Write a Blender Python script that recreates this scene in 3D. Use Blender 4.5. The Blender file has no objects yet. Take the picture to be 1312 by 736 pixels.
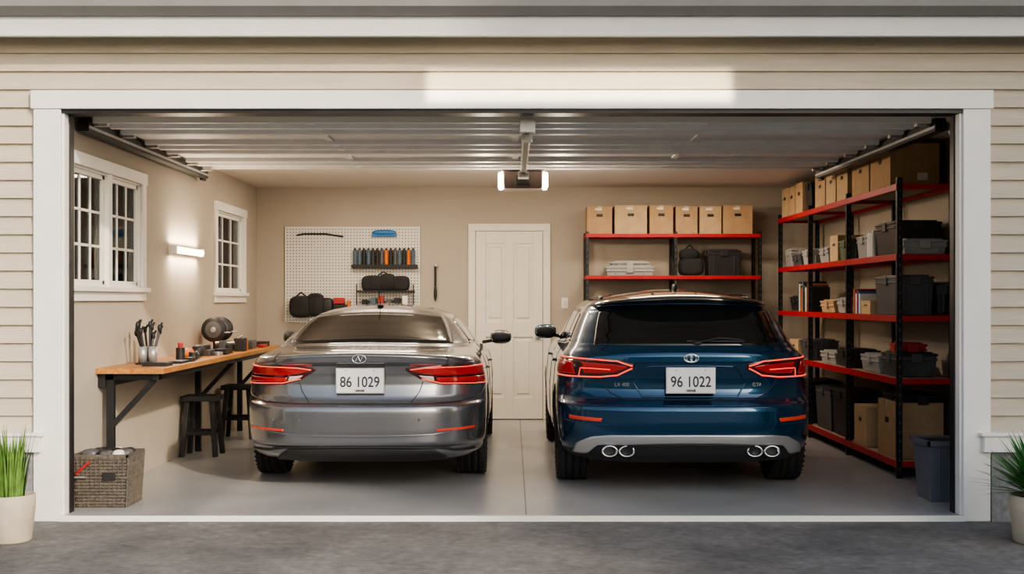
import bpy, bmesh, math, random
import numpy as np
from mathutils import Vector, Matrix
random.seed(7)
S = bpy.context.scene
COL = S.collection
try:
    S.view_settings.look = 'AgX - Medium High Contrast'
except Exception: pass

# ------------------------------------------------------------------ materials
def nmat(name):
    m = bpy.data.materials.new(name); m.use_nodes = True
    nt = m.node_tree; b = nt.nodes['Principled BSDF']
    return m, nt, b
def mat(name, c, rough=0.5, metal=0.0, var=0.08, scale=6.0, bump=0.0, bscale=60.0, coat=0.0, stretch=None, emit=0, ecol=None, trans=0, detail=4, spec=None):
    m, nt, b = nmat(name)
    tc = nt.nodes.new('ShaderNodeTexCoord'); mp = nt.nodes.new('ShaderNodeMapping')
    nt.links.new(tc.outputs['Object'], mp.inputs[0])
    if stretch: mp.inputs['Scale'].default_value = stretch
    n = nt.nodes.new('ShaderNodeTexNoise'); n.inputs['Scale'].default_value = scale; n.inputs['Detail'].default_value = detail
    nt.links.new(mp.outputs[0], n.inputs['Vector'])
    r = nt.nodes.new('ShaderNodeValToRGB')
    r.color_ramp.elements[0].position = 0.3; r.color_ramp.elements[1].position = 0.7
    r.color_ramp.elements[0].color = (*[max(0, x*(1-var)) for x in c], 1)
    r.color_ramp.elements[1].color = (*[min(1, x*(1+var)) for x in c], 1)
    nt.links.new(n.outputs[0], r.inputs[0]); nt.links.new(r.outputs[0], b.inputs['Base Color'])
    b.inputs['Roughness'].default_value = rough; b.inputs['Metallic'].default_value = metal
    b.inputs['Coat Weight'].default_value = coat; b.inputs['Coat Roughness'].default_value = 0.03
    b.inputs['Transmission Weight'].default_value = trans
    if spec is not None: b.inputs['Specular IOR Level'].default_value = spec
    if bump > 0:
        n2 = nt.nodes.new('ShaderNodeTexNoise'); n2.inputs['Scale'].default_value = bscale; n2.inputs['Detail'].default_value = 6
        nt.links.new(mp.outputs[0], n2.inputs['Vector'])
        bp = nt.nodes.new('ShaderNodeBump'); bp.inputs['Strength'].default_value = bump; bp.inputs['Distance'].default_value = 0.01
        nt.links.new(n2.outputs[0], bp.inputs['Height']); nt.links.new(bp.outputs[0], b.inputs['Normal'])
    if emit:
        b.inputs['Emission Color'].default_value = (*(ecol or c), 1); b.inputs['Emission Strength'].default_value = emit
    return m

M = {}
M['siding'] = mat('siding_paint', (0.54,0.475,0.385), 0.65, var=0.07, scale=3, bump=0.45, bscale=25, stretch=(0.6,4,9))
M['trim'] = mat('white_trim', (0.80,0.785,0.76), 0.5, var=0.03, bump=0.05)
M['fascia'] = mat('fascia_paint', (0.62,0.62,0.62), 0.5, var=0.03)
M['gutter'] = mat('gutter_grey', (0.24,0.24,0.24), 0.5, var=0.05)
M['stucco'] = mat('grey_stucco', (0.24,0.24,0.25), 0.9, var=0.2, scale=30, bump=0.6, bscale=90)
M['wall'] = mat('beige_wall', (0.455,0.405,0.34), 0.8, var=0.025, scale=2, bump=0.05, bscale=150)
M['ceil'] = mat('ceiling_paint', (0.68,0.63,0.56), 0.85, var=0.02)
M['white'] = mat('white_paint', (0.82,0.80,0.75), 0.45, var=0.02)
M['door'] = mat('cream_door_paint', (0.80,0.76,0.68), 0.4, var=0.02)
M['black'] = mat('black_plastic', (0.018,0.018,0.02), 0.5, var=0.2, bump=0.05)
M['glossblack'] = mat('gloss_black_trim', (0.008,0.010,0.014), 0.15, var=0.1, coat=1.0)
M['dark'] = mat('dark_metal', (0.030,0.031,0.034), 0.42, metal=0.4, var=0.2)
M['hole'] = mat('post_slots', (0.085,0.085,0.09), 0.5)
M['steel'] = mat('galvanised_steel', (0.42,0.42,0.42), 0.4, metal=0.6, var=0.12, scale=15)
M['panelgrey'] = mat('door_panel_grey', (0.78,0.775,0.77), 0.5, metal=0.0, var=0.05, scale=8)
M['red'] = mat('red_beam_paint', (0.42,0.014,0.020), 0.45, var=0.1)
M['shelfboard'] = mat('shelf_board', (0.42,0.35,0.28), 0.7, var=0.12)
M['card'] = mat('cardboard', (0.44,0.29,0.165), 0.85, var=0.08, scale=10, bump=0.08, bscale=80)
M['card2'] = mat('cardboard_light', (0.52,0.37,0.22), 0.85, var=0.08, scale=10)
M['tape'] = mat('packing_tape', (0.55,0.41,0.26), 0.3, var=0.05)
M['label'] = mat('paper_label', (0.75,0.73,0.68), 0.7, var=0.05)
M['totegrey'] = mat('grey_tote_plastic', (0.085,0.09,0.10), 0.4, var=0.1)
M['toteblack'] = mat('black_tote_plastic', (0.026,0.027,0.031), 0.4, var=0.1)
M['totelight'] = mat('light_tote_plastic', (0.34,0.34,0.34), 0.4, var=0.06)
M['totegreen'] = mat('green_tote_plastic', (0.10,0.13,0.08), 0.5, var=0.08)
M['bin'] = mat('bin_plastic', (0.13,0.14,0.17), 0.4, var=0.08)
M['chrome'] = mat('chrome', (0.75,0.75,0.76), 0.12, metal=1.0, var=0.02)
M['silver'] = mat('satin_silver', (0.60,0.60,0.60), 0.28, metal=0.8, var=0.02)
M['glass'] = mat('tinted_car_glass', (0.010,0.011,0.012), 0.04, var=0.1, coat=0.5)
M['glass_s'] = mat('tinted_glass_sedan', (0.030,0.028,0.026), 0.06, var=0.3, scale=1.6, coat=0.0, spec=0.28)
M['tyre'] = mat('tyre_rubber', (0.017,0.017,0.018), 0.8, var=0.2, bump=0.2)
M['silverpaint'] = mat('grey_car_paint', (0.235,0.24,0.26), 0.25, metal=0.8, var=0.02, coat=1.0)
M['bluepaint'] = mat('blue_car_paint', (0.008,0.058,0.128), 0.22, metal=0.65, var=0.03, coat=1.0)
M['lampred'] = mat('tail_lamp_red', (0.30,0.008,0.008), 0.12, var=0.2, coat=1.0, emit=0.12, ecol=(0.9,0.03,0.02))
M['lampdark'] = mat('tail_lamp_smoked', (0.05,0.004,0.006), 0.12, var=0.2, coat=1.0)
M['led'] = mat('tail_lamp_led', (0.9,0.12,0.08), 0.3, emit=1.0, ecol=(1.0,0.10,0.06))
M['lampclear'] = mat('reverse_lamp_clear', (0.6,0.5,0.5), 0.15, coat=1.0, var=0.02)
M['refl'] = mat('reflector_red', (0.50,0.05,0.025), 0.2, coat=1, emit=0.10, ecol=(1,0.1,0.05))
M['plate'] = mat('licence_plate', (0.76,0.77,0.79), 0.35, var=0.02)
M['ink'] = mat('plate_ink', (0.03,0.03,0.04), 0.5)
M['lampglow'] = mat('lamp_diffuser_warm', (1,0.9,0.75), 0.4, emit=9, ecol=(1.0,0.84,0.62))
M['openerglow'] = mat('opener_lens_glow', (1,0.9,0.8), 0.4, emit=9, ecol=(1.0,0.82,0.66))
M['openerbody'] = mat('opener_housing', (0.045,0.030,0.028), 0.35, var=0.1)
M['grass'] = mat('grass_blade', (0.10,0.20,0.04), 0.6, var=0.4, scale=20)
M['yucca'] = mat('yucca_leaf', (0.05,0.20,0.04), 0.45, var=0.4, scale=15)
M['pot'] = mat('stone_pot', (0.48,0.42,0.34), 0.8, var=0.1, scale=12, bump=0.2)
M['soil'] = mat('potting_soil', (0.05,0.035,0.025), 0.95, var=0.3, scale=40, bump=0.5)
M['basket'] = mat('woven_basket', (0.115,0.10,0.082), 0.7, var=0.3, scale=45, bump=0.5, bscale=120)
M['blue'] = mat('blue_plastic', (0.02,0.16,0.42), 0.4)
M['orange'] = mat('orange_plastic', (0.60,0.16,0.03), 0.45)
M['redpl'] = mat('red_plastic', (0.38,0.03,0.03), 0.45)
M['slate'] = mat('slate_plastic', (0.08,0.12,0.17), 0.5)
M['fabric'] = mat('dark_fabric', (0.028,0.028,0.03), 0.9, bump=0.4, bscale=100, var=0.3)
M['roof'] = mat('roof_shingle', (0.08,0.08,0.085), 0.9, var=0.3, scale=20, bump=0.5)
M['grasslawn'] = mat('lawn', (0.06,0.11,0.03), 0.95, var=0.4, scale=8, bump=0.5)
M['hedge'] = mat('hedge_leaves', (0.03,0.06,0.02), 0.9, var=0.5, scale=12, bump=0.8)

def wood():
    m, nt, b = nmat('workbench_wood')
    tc = nt.nodes.new('ShaderNodeTexCoord'); mp = nt.nodes.new('ShaderNodeMapping'); mp.inputs['Scale'].default_value = (10,0.6,10)
    nt.links.new(tc.outputs['Object'], mp.inputs[0])
    n = nt.nodes.new('ShaderNodeTexNoise'); n.inputs['Scale'].default_value = 3; n.inputs['Detail'].default_value = 8; n.inputs['Distortion'].default_value = 1.5
    nt.links.new(mp.outputs[0], n.inputs['Vector'])
    r = nt.nodes.new('ShaderNodeValToRGB')
    r.color_ramp.elements[0].position = 0.3; r.color_ramp.elements[0].color = (0.32,0.12,0.03,1)
    r.color_ramp.elements[1].position = 0.75; r.color_ramp.elements[1].color = (0.58,0.28,0.085,1)
    nt.links.new(n.outputs[0], r.inputs[0]); nt.links.new(r.outputs[0], b.inputs['Base Color'])
    b.inputs['Roughness'].default_value = 0.4
    return m
M['wood'] = wood()
def concrete(name, c0, c1, rlo, rhi, bump, bs, sc, ov=0.5):
    m, nt, b = nmat(name)
    tc = nt.nodes.new('ShaderNodeTexCoord')
    n = nt.nodes.new('ShaderNodeTexNoise'); n.inputs['Scale'].default_value = sc; n.inputs['Detail'].default_value = 9; n.inputs['Roughness'].default_value = 0.65
    nt.links.new(tc.outputs['Object'], n.inputs['Vector'])
    r = nt.nodes.new('ShaderNodeValToRGB')
    r.color_ramp.elements[0].position = 0.35; r.color_ramp.elements[0].color = (*c0,1)
    r.color_ramp.elements[1].position = 0.68; r.color_ramp.elements[1].color = (*c1,1)
    nt.links.new(n.outputs[0], r.inputs[0])
    n2 = nt.nodes.new('ShaderNodeTexNoise'); n2.inputs['Scale'].default_value = bs; n2.inputs['Detail'].default_value = 8; n2.inputs['Roughness'].default_value = 0.7
    nt.links.new(tc.outputs['Object'], n2.inputs['Vector'])
    mx = nt.nodes.new('ShaderNodeMixRGB'); mx.blend_type = 'OVERLAY'; mx.inputs[0].default_value = ov
    nt.links.new(r.outputs[0], mx.inputs[1]); nt.links.new(n2.outputs[0], mx.inputs[2])
    nt.links.new(mx.outputs[0], b.inputs['Base Color'])
    mr = nt.nodes.new('ShaderNodeMapRange'); mr.inputs['To Min'].default_value = rlo; mr.inputs['To Max'].default_value = rhi
    nt.links.new(n.outputs[0], mr.inputs['Value']); nt.links.new(mr.outputs[0], b.inputs['Roughness'])
    bp = nt.nodes.new('ShaderNodeBump'); bp.inputs['Strength'].default_value = bump; bp.inputs['Distance'].default_value = 0.012
    nt.links.new(n2.outputs[0], bp.inputs['Height']); nt.links.new(bp.outputs[0], b.inputs['Normal'])
    return m
M['slab'] = concrete('garage_slab_concrete', (0.32,0.325,0.33), (0.43,0.435,0.44), 0.24, 0.36, 0.02, 60, 1.3, 0.3)
M['drive'] = concrete('driveway_asphalt', (0.105,0.103,0.104), (0.215,0.207,0.20), 0.75, 0.95, 0.8, 14, 1.5, 0.8)
def pegmat():
    m, nt, b = nmat('pegboard_white')
    tc = nt.nodes.new('ShaderNodeTexCoord')
    sc = nt.nodes.new('ShaderNodeVectorMath'); sc.operation = 'SCALE'; sc.inputs['Scale'].default_value = 1/0.034
    nt.links.new(tc.outputs['Object'], sc.inputs[0])
    fr = nt.nodes.new('ShaderNodeVectorMath'); fr.operation = 'FRACTION'; nt.links.new(sc.outputs[0], fr.inputs[0])
    mu = nt.nodes.new('ShaderNodeVectorMath'); mu.operation = 'MULTIPLY'; mu.inputs[1].default_value = (1,0,1); nt.links.new(fr.outputs[0], mu.inputs[0])
    ds = nt.nodes.new('ShaderNodeVectorMath'); ds.operation = 'DISTANCE'; ds.inputs[1].default_value = (0.5,0,0.5); nt.links.new(mu.outputs[0], ds.inputs[0])
    lt = nt.nodes.new('ShaderNodeMath'); lt.operation = 'LESS_THAN'; lt.inputs[1].default_value = 0.2; nt.links.new(ds.outputs['Value'], lt.inputs[0])
    mx = nt.nodes.new('ShaderNodeMixRGB'); mx.inputs[1].default_value = (0.72,0.70,0.66,1); mx.inputs[2].default_value = (0.10,0.09,0.08,1)
    nt.links.new(lt.outputs[0], mx.inputs[0]); nt.links.new(mx.outputs[0], b.inputs['Base Color']); b.inputs['Roughness'].default_value = 0.5
    return m
M['peg'] = pegmat()
def winglass():
    m = bpy.data.materials.new('window_glass'); m.use_nodes = True; nt = m.node_tree; nt.nodes.clear()
    o = nt.nodes.new('ShaderNodeOutputMaterial'); t = nt.nodes.new('ShaderNodeBsdfTransparent'); g = nt.nodes.new('ShaderNodeBsdfGlossy')
    g.inputs['Roughness'].default_value = 0.03; t.inputs[0].default_value = (0.50,0.60,0.68,1)
    mx = nt.nodes.new('ShaderNodeMixShader'); f = nt.nodes.new('ShaderNodeFresnel'); f.inputs[0].default_value = 1.3
    nt.links.new(f.outputs[0], mx.inputs[0]); nt.links.new(t.outputs[0], mx.inputs[1]); nt.links.new(g.outputs[0], mx.inputs[2]); nt.links.new(mx.outputs[0], o.inputs[0])
    return m
M['winglass'] = winglass()

# ------------------------------------------------------------------ mesh builder
def empty(name, loc=(0,0,0)):
    e = bpy.data.objects.new(name, None); e.location = loc; e.empty_display_size = 0.1; COL.objects.link(e); return e
class MB:
    def __init__(s): s.v=[]; s.f=[]; s.mi=[]; s.sm=[]; s.ml=[]
    def m(s, mt):
        mt = M[mt] if isinstance(mt, str) else mt
        if mt not in s.ml: s.ml.append(mt)
        return s.ml.index(mt)
    def add(s, vs, fs, mt, smooth=False):
        o = len(s.v); k = s.m(mt); s.v += [tuple(p) for p in vs]
        for f in fs: s.f.append([i+o for i in f]); s.mi.append(k); s.sm.append(smooth)
    def hexa(s, b, t, mt):
        s.add(list(b)+list(t), [(3,2,1,0),(4,5,6,7),(0,1,5,4),(1,2,6,5),(2,3,7,6),(3,0,4,7)], mt)
    def box(s, x0,x1,y0,y1,z0,z1, mt):
        x0,x1=min(x0,x1),max(x0,x1); y0,y1=min(y0,y1),max(y0,y1); z0,z1=min(z0,z1),max(z0,z1)
        s.hexa([(x0,y0,z0),(x1,y0,z0),(x1,y1,z0),(x0,y1,z0)],[(x0,y0,z1),(x1,y0,z1),(x1,y1,z1),(x0,y1,z1)],mt)
    def beam(s, p0, p1, a, b, mt, up=(0,0,1)):
        p0,p1=Vector(p0),Vector(p1); d=(p1-p0).normalized(); u=Vector(up)
        if abs(d.dot(u))>0.98: u=Vector((1,0,0))
        r=d.cross(u).normalized(); u=r.cross(d).normalized(); r*=a/2; u*=b/2
        s.hexa([p0-r-u,p0+r-u,p0+r+u,p0-r+u],[p1-r-u,p1+r-u,p1+r+u,p1-r+u],mt)
    def cyl(s, p0, p1, r0, mt, r1=None, n=16, caps=True):
        r1 = r0 if r1 is None else r1
        p0,p1=Vector(p0),Vector(p1); d=(p1-p0).normalized(); u=Vector((0,0,1)) if abs(d.z)<0.9 else Vector((1,0,0))
        a=d.cross(u).normalized(); b=d.cross(a)
        vs=[]
        for p,r in((p0,r0),(p1,r1)):
            for i in range(n):
                t=2*math.pi*i/n; vs.append(p+a*math.cos(t)*r+b*math.sin(t)*r)
        s.add(vs,[(i,(i+1)%n,n+(i+1)%n,n+i) for i in range(n)],mt,True)
        if caps: s.add(vs,[list(range(n))[::-1],list(range(n,2*n))],mt)
    def lathe(s, prof, c, mt, n=32, axis='z', sx=1, sy=1):
        vs=[]
        for r,h in prof:
            for i in range(n):
                t=2*math.pi*i/n; a,b=r*math.cos(t)*sx,r*math.sin(t)*sy
                if axis=='z': p=(c[0]+a,c[1]+b,c[2]+h)
                elif axis=='x': p=(c[0]+h,c[1]+a,c[2]+b)
                else: p=(c[0]+a,c[1]+h,c[2]+b)
                vs.append(p)
        fs=[]
        for j in range(len(prof)-1):
            for i in range(n):
                k=(i+1)%n; fs.append((j*n+i,j*n+k,(j+1)*n+k,(j+1)*n+i))
        s.add(vs,fs,mt,True)
    def tube(s, pts, r, mt, n=8):
        for a,b in zip(pts[:-1],pts[1:]): s.cyl(a,b,r,mt,n=n)
    def ell(s, c, r, mt, n=20, p=1.0):
        def sp(x,e): return math.copysign(abs(x)**e,x)
        vs=[];fs=[];mm=n//2
        for j in range(mm+1):
            ph=-math.pi/2+math.pi*j/mm
            for i in range(n):
                t=2*math.pi*i/n
                vs.append((c[0]+r[0]*sp(math.cos(ph),p)*sp(math.cos(t),p),c[1]+r[1]*sp(math.cos(ph),p)*sp(math.sin(t),p),c[2]+r[2]*sp(math.sin(ph),p)))
        for j in range(mm):
            for i in range(n):
                k=(i+1)%n; fs.append((j*n+i,j*n+k,(j+1)*n+k,(j+1)*n+i))
        s.add(vs,fs,mt,True)
    def fin(s, name, parent=None, bevel=0.0, seg=2, recenter=True, normals=True):
        me=bpy.data.meshes.new(name)
        v=np.array(s.v,dtype=float); loc=Vector((0,0,0))
        if parent is None and recenter:
            lo=v.min(0);hi=v.max(0); loc=Vector(((lo[0]+hi[0])/2,(lo[1]+hi[1])/2,lo[2])); v=v-np.array(loc)
        me.from_pydata([tuple(p) for p in v],[],s.f)
        for mt in s.ml: me.materials.append(mt)
        me.polygons.foreach_set('material_index',s.mi); me.polygons.foreach_set('use_smooth',s.sm)
        if normals:
            bm=bmesh.new(); bm.from_mesh(me)
            bmesh.ops.recalc_face_normals(bm,faces=bm.faces); bm.to_mesh(me); bm.free()
        me.update()
        ob=bpy.data.objects.new(name,me); ob.location=loc; COL.objects.link(ob)
        if parent: ob.parent=parent
        if bevel>0:
            bv=ob.modifiers.new('bevel','BEVEL'); bv.width=bevel; bv.segments=seg; bv.limit_method='ANGLE'; bv.angle_limit=math.radians(50)
        return ob
def B(name, x0,x1,y0,y1,z0,z1, mt, bevel=0.0):
    b=MB(); b.box(x0,x1,y0,y1,z0,z1,mt); return b.fin(name,bevel=bevel)

XL,XR,YB,ZC = -2.87,3.40,6.2,2.61
# ------------------------------------------------------------------ room shell
B('floor', XL-0.2,XR+0.2,-0.03,YB+0.2,-0.2,0.0,'slab')
b=MB(); b.box(0.085,0.093,0.0,YB,-0.001,0.0012,'totegrey'); b.fin('trim_floor_joint')
B('trim_threshold', -2.82,2.82,-0.05,-0.03,-0.06,0.0,'white')
B('wall_back', XL-0.2,XR+0.2,YB,YB+0.15,-0.0,ZC+0.2,'wall')
B('wall_right', XR,XR+0.15,0.12,YB,0,ZC+0.2,'wall')
B('ceiling', XL-0.2,XR+0.2,0.12,YB+0.15,ZC,ZC+0.2,'ceil')
W1=(0.30,1.82,1.44,2.24); W2=(4.28,5.48,1.42,2.22)
b=MB(); x0,x1=XL-0.15,XL
b.box(x0,x1,0.12,YB,0,1.42,'wall'); b.box(x0,x1,0.12,YB,2.24,ZC+0.2,'wall')
b.box(x0,x1,0.12,W1[0],1.42,2.24,'wall'); b.box(x0,x1,W1[1],W2[0],1.42,2.24,'wall'); b.box(x0,x1,W2[1],YB,1.42,2.24,'wall')
b.box(x0,x1,W1[0],W1[1],1.42,1.44,'wall'); b.box(x0,x1,W2[0],W2[1],2.22,2.24,'wall')
b.fin('wall_left')
def window(name, y0,y1,z0,z1, nsash, nx, nz):
    e=empty(name,(XL,(y0+y1)/2,z0)); oy=(y0+y1)/2
    b=MB(); c=0.085; f=0.022
    def bx(a0,a1,b0,b1,c0,c1,m='white'): b.box(a0,a1,b0-oy,b1-oy,c0-z0,c1-z0,m)
    bx(0,f,y0-c,y0,z0-0.02,z1+c); bx(0,f,y1,y1+c,z0-0.02,z1+c); bx(0,f+.008,y0-c-.01,y1+c+.01,z1,z1+c)
    bx(0,0.05,y0-c-.02,y1+c+.02,z0-0.035,z0); bx(0,f,y0-c,y1+c,z0-0.10,z0-0.035)
    bx(-.15,0,y0,y0+.015,z0,z1); bx(-.15,0,y1-.015,y1,z0,z1); bx(-.15,0,y0,y1,z0,z0+.015); bx(-.15,0,y0,y1,z1-.015,z1)
    b.fin('frame',e,0.003)
    b=MB(); mw=0.07 if nsash>1 else 0; w=(y1-y0-mw*(nsash-1))/nsash
    for i in range(nsash):
        a=y0+i*(w+mw); d=a+w; st=0.045
        bx(-.06,-.02,a,a+st,z0,z1); bx(-.06,-.02,d-st,d,z0,z1); bx(-.06,-.02,a,d,z0,z0+st); bx(-.06,-.02,a,d,z1-st,z1)
        for k in range(1,nx):
            yy=a+st+(w-2*st)*k/nx; bx(-.05,-.03,yy-.009,yy+.009,z0,z1)
        for k in range(1,nz):
            zz=z0+st+(z1-z0-2*st)*k/nz; bx(-.05,-.03,a,d,zz-.009,zz+.009)
        if i<nsash-1: bx(-.08,0.015,d,d+mw,z0,z1)
    b.fin('sashes',e,0.002)
    b=MB(); bx(-.043,-.039,y0,y1,z0,z1,'winglass'); b.fin('glass',e)
window('window_1',*W1,2,3,3); window('window_2',*W2,1,3,3)

# front wall: structure + siding
b=MB()
for a,c in((-6.5,-2.80),(2.80,6.5)): b.box(a,c,0.02,0.12,-0.1,3.2,'wall')
b.box(-2.80,2.80,0.02,0.12,2.53,3.2,'wall'); b.fin('wall_front')
b=MB()
def lap(xa,xb,za,zb):
    z=za
    while z<zb-0.01:
        t=min(z+0.1135,zb)
        b.hexa([(xa,-0.024,z),(xb,-0.024,z),(xb,0.019,z),(xa,0.019,z)],[(xa,-0.002,t),(xb,-0.002,t),(xb,0.019,t),(xa,0.019,t)],'siding'); z=t
n0=0.51
lap(-6.5,-2.985,n0,n0+0.1135*19); lap(2.985,6.5,n0,n0+0.1135*19); lap(-6.5,6.5,n0+0.1135*19,3.10)
b.fin('trim_lap_siding')
for sgn,nm in((-1,'trim_1'),(1,'trim_2')):
    B(nm, sgn*2.985,sgn*2.815,-0.045,0.018,-0.035,2.54,'trim',0.004)
B('trim_3',-3.0,3.0,-0.055,0.018,2.54,2.655,'trim',0.004)
B('trim_4',-2.815,2.815,-0.03,0.12,2.515,2.54,'dark')
for sgn,nm in((-1,'trim_5'),(1,'trim_6')):
    b=MB(); b.box(sgn*2.815,sgn*2.799,-0.02,0.06,0.0,2.515,'trim'); b.box(sgn*2.815,sgn*2.790,0.06,0.13,0.0,2.515,'dark'); b.fin(nm,bevel=.002)
for sgn,nm,nm2 in((-1,'wall_base_left','trim_7'),(1,'wall_base_right','trim_8')):
    B(nm, sgn*6.5,sgn*2.99,-0.05,0.02,-0.1,0.40,'stucco')
    b=MB(); b.box(sgn*6.5,sgn*2.93,-0.085,0.02,0.40,0.50,'trim'); b.box(sgn*6.5,sgn*2.91,-0.10,0.02,0.50,0.52,'trim'); b.fin(nm2,bevel=0.004)
B('trim_soffit',-6.5,6.5,-0.19,0.02,3.08,3.10,'trim')
b=MB(); b.box(-6.5,6.5,-0.22,-0.19,2.967,3.12,'fascia'); b.box(-6.5,6.5,-0.228,-0.19,2.955,2.975,'fascia'); b.fin('trim_fascia',bevel=0.003)
b=MB(); pr=[(-0.22,3.075),(-0.25,3.078),(-0.31,3.12),(-0.33,3.22),(-0.22,3.22)]
vs=[(x,y,z) for x in(-6.5,6.5) for y,z in pr]; b.add(vs,[(0,1,2,3,4),(9,8,7,6,5)]+[(i,(i+1)%5,5+(i+1)%5,5+i) for i in range(5)],'gutter'); b.fin('roof_gutter')
b=MB(); b.hexa([(-6.5,-0.3,3.23),(6.5,-0.3,3.23),(6.5,7,5.0),(-6.5,7,5.0)],[(-6.5,-0.3,3.27),(6.5,-0.3,3.27),(6.5,7,5.04),(-6.5,7,5.04)],'roof')
b.fin('roof')
b=MB(); b.box(-7,7,-16,-0.03,-0.25,-0.035,'drive'); b.fin('driveway')
b=MB(); b.box(-40,40,-40,40,-0.30,-0.21,'grasslawn'); b.fin('ground_lawn')

# interior door
e=empty('door_1',(-0.03,YB,0)); b=MB()
b.box(-0.46,-0.38,-0.03,0,0,2.12,'door'); b.box(0.38,0.46,-0.03,0,0,2.12,'door'); b.box(-0.46,0.46,-0.032,0,2.12,2.20,'door'); b.fin('casing',e,0.004)
b=MB(); b.box(-0.375,0.375,-0.012,0,0.01,2.115,'door')
st=[(-0.375,-0.265),(-0.045,0.045),(0.265,0.375)]
for a,c in st: b.box(a,c,-0.030,-0.012,0.01,2.115,'door')
for a,c in((0.01,0.25),(0.93,1.10),(1.98,2.115)): 
    b.box(-0.265,-0.045,-0.030,-0.012,a,c,'door'); b.box(0.045,0.265,-0.030,-0.012,a,c,'door')
for xa,xc in((-0.265,-0.045),(0.045,0.265)):
    for za,zc in((0.25,0.93),(1.10,1.98)):
        b.hexa([(xa+.03,-.012,za+.03),(xc-.03,-.012,za+.03),(xc-.03,-.012,zc-.03),(xa+.03,-.012,zc-.03)][::-1],[(xa+.05,-.024,za+.05),(xc-.05,-.024,za+.05),(xc-.05,-.024,zc-.05),(xa+.05,-.024,zc-.05)][::-1],'door')
b.fin('leaf',e,0.003)
b=MB(); b.cyl((0.32,-0.030,0.93),(0.32,-0.038,0.93),0.032,'steel'); b.cyl((0.32,-0.034,0.93),(0.32,-0.06,0.93),0.012,'steel'); b.ell((0.32,-0.075,0.93),(0.03,0.022,0.03),'steel'); b.fin('knob',e)
b=MB(); b.box(0.555,0.63,YB-0.008,YB,1.25,1.37,'white'); b.box(0.58,0.605,YB-0.013,YB-0.008,1.285,1.335,'label'); b.fin('light_switch',bevel=0.002)
b=MB(); b.box(XL,-0.50,YB-0.014,YB,0,0.10,'wall'); b.box(0.45,XR,YB-0.014,YB,0,0.10,'wall'); b.fin('baseboard_back')

# ------------------------------------------------------------------ sectional garage door (raised), tracks
e=empty('garage_door',(0,0.35,2.54)); b=MB(); L=0.585
for i in range(5):
    y=i*L; b.box(-2.74,2.74,y+.006,y+L-.006,0.0,0.035,'panelgrey')
    b.box(-2.74,2.74,y+.006,y+.035,-0.032,0.0,'panelgrey'); b.box(-2.74,2.74,y+L-.035,y+L-.006,-0.032,0.0,'panelgrey')
    for x in(-1.38,0.0,1.33):
        b.box(x,x+.05,y+.01,y+L-.01,-.012,0.0,'panelgrey')
b.box(-2.74,2.74,-0.02,0.006,-0.035,0.03,'white')
for yc in(L*.5,L*2.5,L*4.5):
    b.box(-2.72,2.72,yc-.03,yc+.03,-.032,0,'panelgrey')
b.fin('panels',e,0.0)
b=MB()
for i in range(6):
    for sg in(-1,1):
        y=min(i*L+.05,5*L-.05); b.cyl((sg*2.70,y,-.045),(sg*2.83,y,-.045),.008,'steel',n=8); b.box(sg*2.66,sg*2.72,y-.03,y+.03,-.05,-.03,'steel')
b.fin('rollers',e)
for sg in(-1,1):
    b=MB(); X=sg*2.845
    pts=[(X,0.17,0.05),(X,0.17,2.25)]+[(X,0.17+0.26*(1-math.cos(t)),2.25+0.255*math.sin(t)) for t in[math.pi/2*k/6 for k in range(1,7)]]+[(X,3.45,2.505)]
    for p,q in zip(pts[:-1],pts[1:]):
        b.beam(p,q,0.006,0.055,'steel') 
    p,q=pts[-2],pts[-1]
    for dz in(-.027,.027): b.beam((X-sg*.012,p[1],p[2]+dz),(X-sg*.012,q[1],q[2]+dz),.028,.004,'dark')
    for dy in(-.027,.027): b.beam((X-sg*.012,.17+dy,.05),(X-sg*.012,.17+dy,2.25),.028,.004,'dark',up=(0,1,0))
    b.beam((X-sg*.055,0.3,2.49),(X-sg*.055,3.5,2.49),0.07,0.085,'dark'); b.beam((X-sg*.092,0.3,2.475),(X-sg*.092,3.5,2.475),0.006,0.018,'steel')
    b.beam((X-sg*.01,3.38,2.47),(X-sg*.01,3.38,2.605),0.035,0.02,'dark'); b.beam((X-sg*.04,3.50,2.43),(X-sg*.04,3.50,2.56),0.12,0.03,'dark')
    o=b.fin('track',e); o.location=(0,-.35,-2.54)
# opener
e=empty('garage_door_opener',(0.10,3.62,2.355))
b=MB(); b.box(-0.175,0.175,-.17,.17,0.0,0.165,'openerbody'); b.box(-0.20,0.20,-.19,.19,0.155,0.195,'openerbody'); b.box(-0.07,0.07,-.195,-.17,0.03,0.12,'black'); b.box(-.12,.12,-.12,.12,.195,.225,'steel')
b.fin('housing',e,0.016,3)
b=MB(); 
for sg in(-1,1): b.box(sg*.178,sg*.226,-.15,.15,0.010,0.150,'openerglow')
b.fin('lamp_lenses',e,0.014,3)
b=MB(); b.box(-.028,.028,-3.42,-.1,0.105,0.135,'steel'); b.box(-.018,.018,-3.42,-.1,0.09,0.105,'dark')
b.box(-.05,.05,-3.44,-3.38,.07,.15,'steel')
for sg in(-1,1): b.beam((sg*.13,.05,.18),(sg*.13,.05,.252),.03,.004,'steel')
b.box(-.16,.16,.035,.065,.238,.252,'steel')
b.box(-.045,.045,-.60,-.40,.06,.11,'steel'); b.box(-.035,.035,-3.2,-3.05,.05,.1,'steel')
b.fin('rail',e,0.002)

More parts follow.
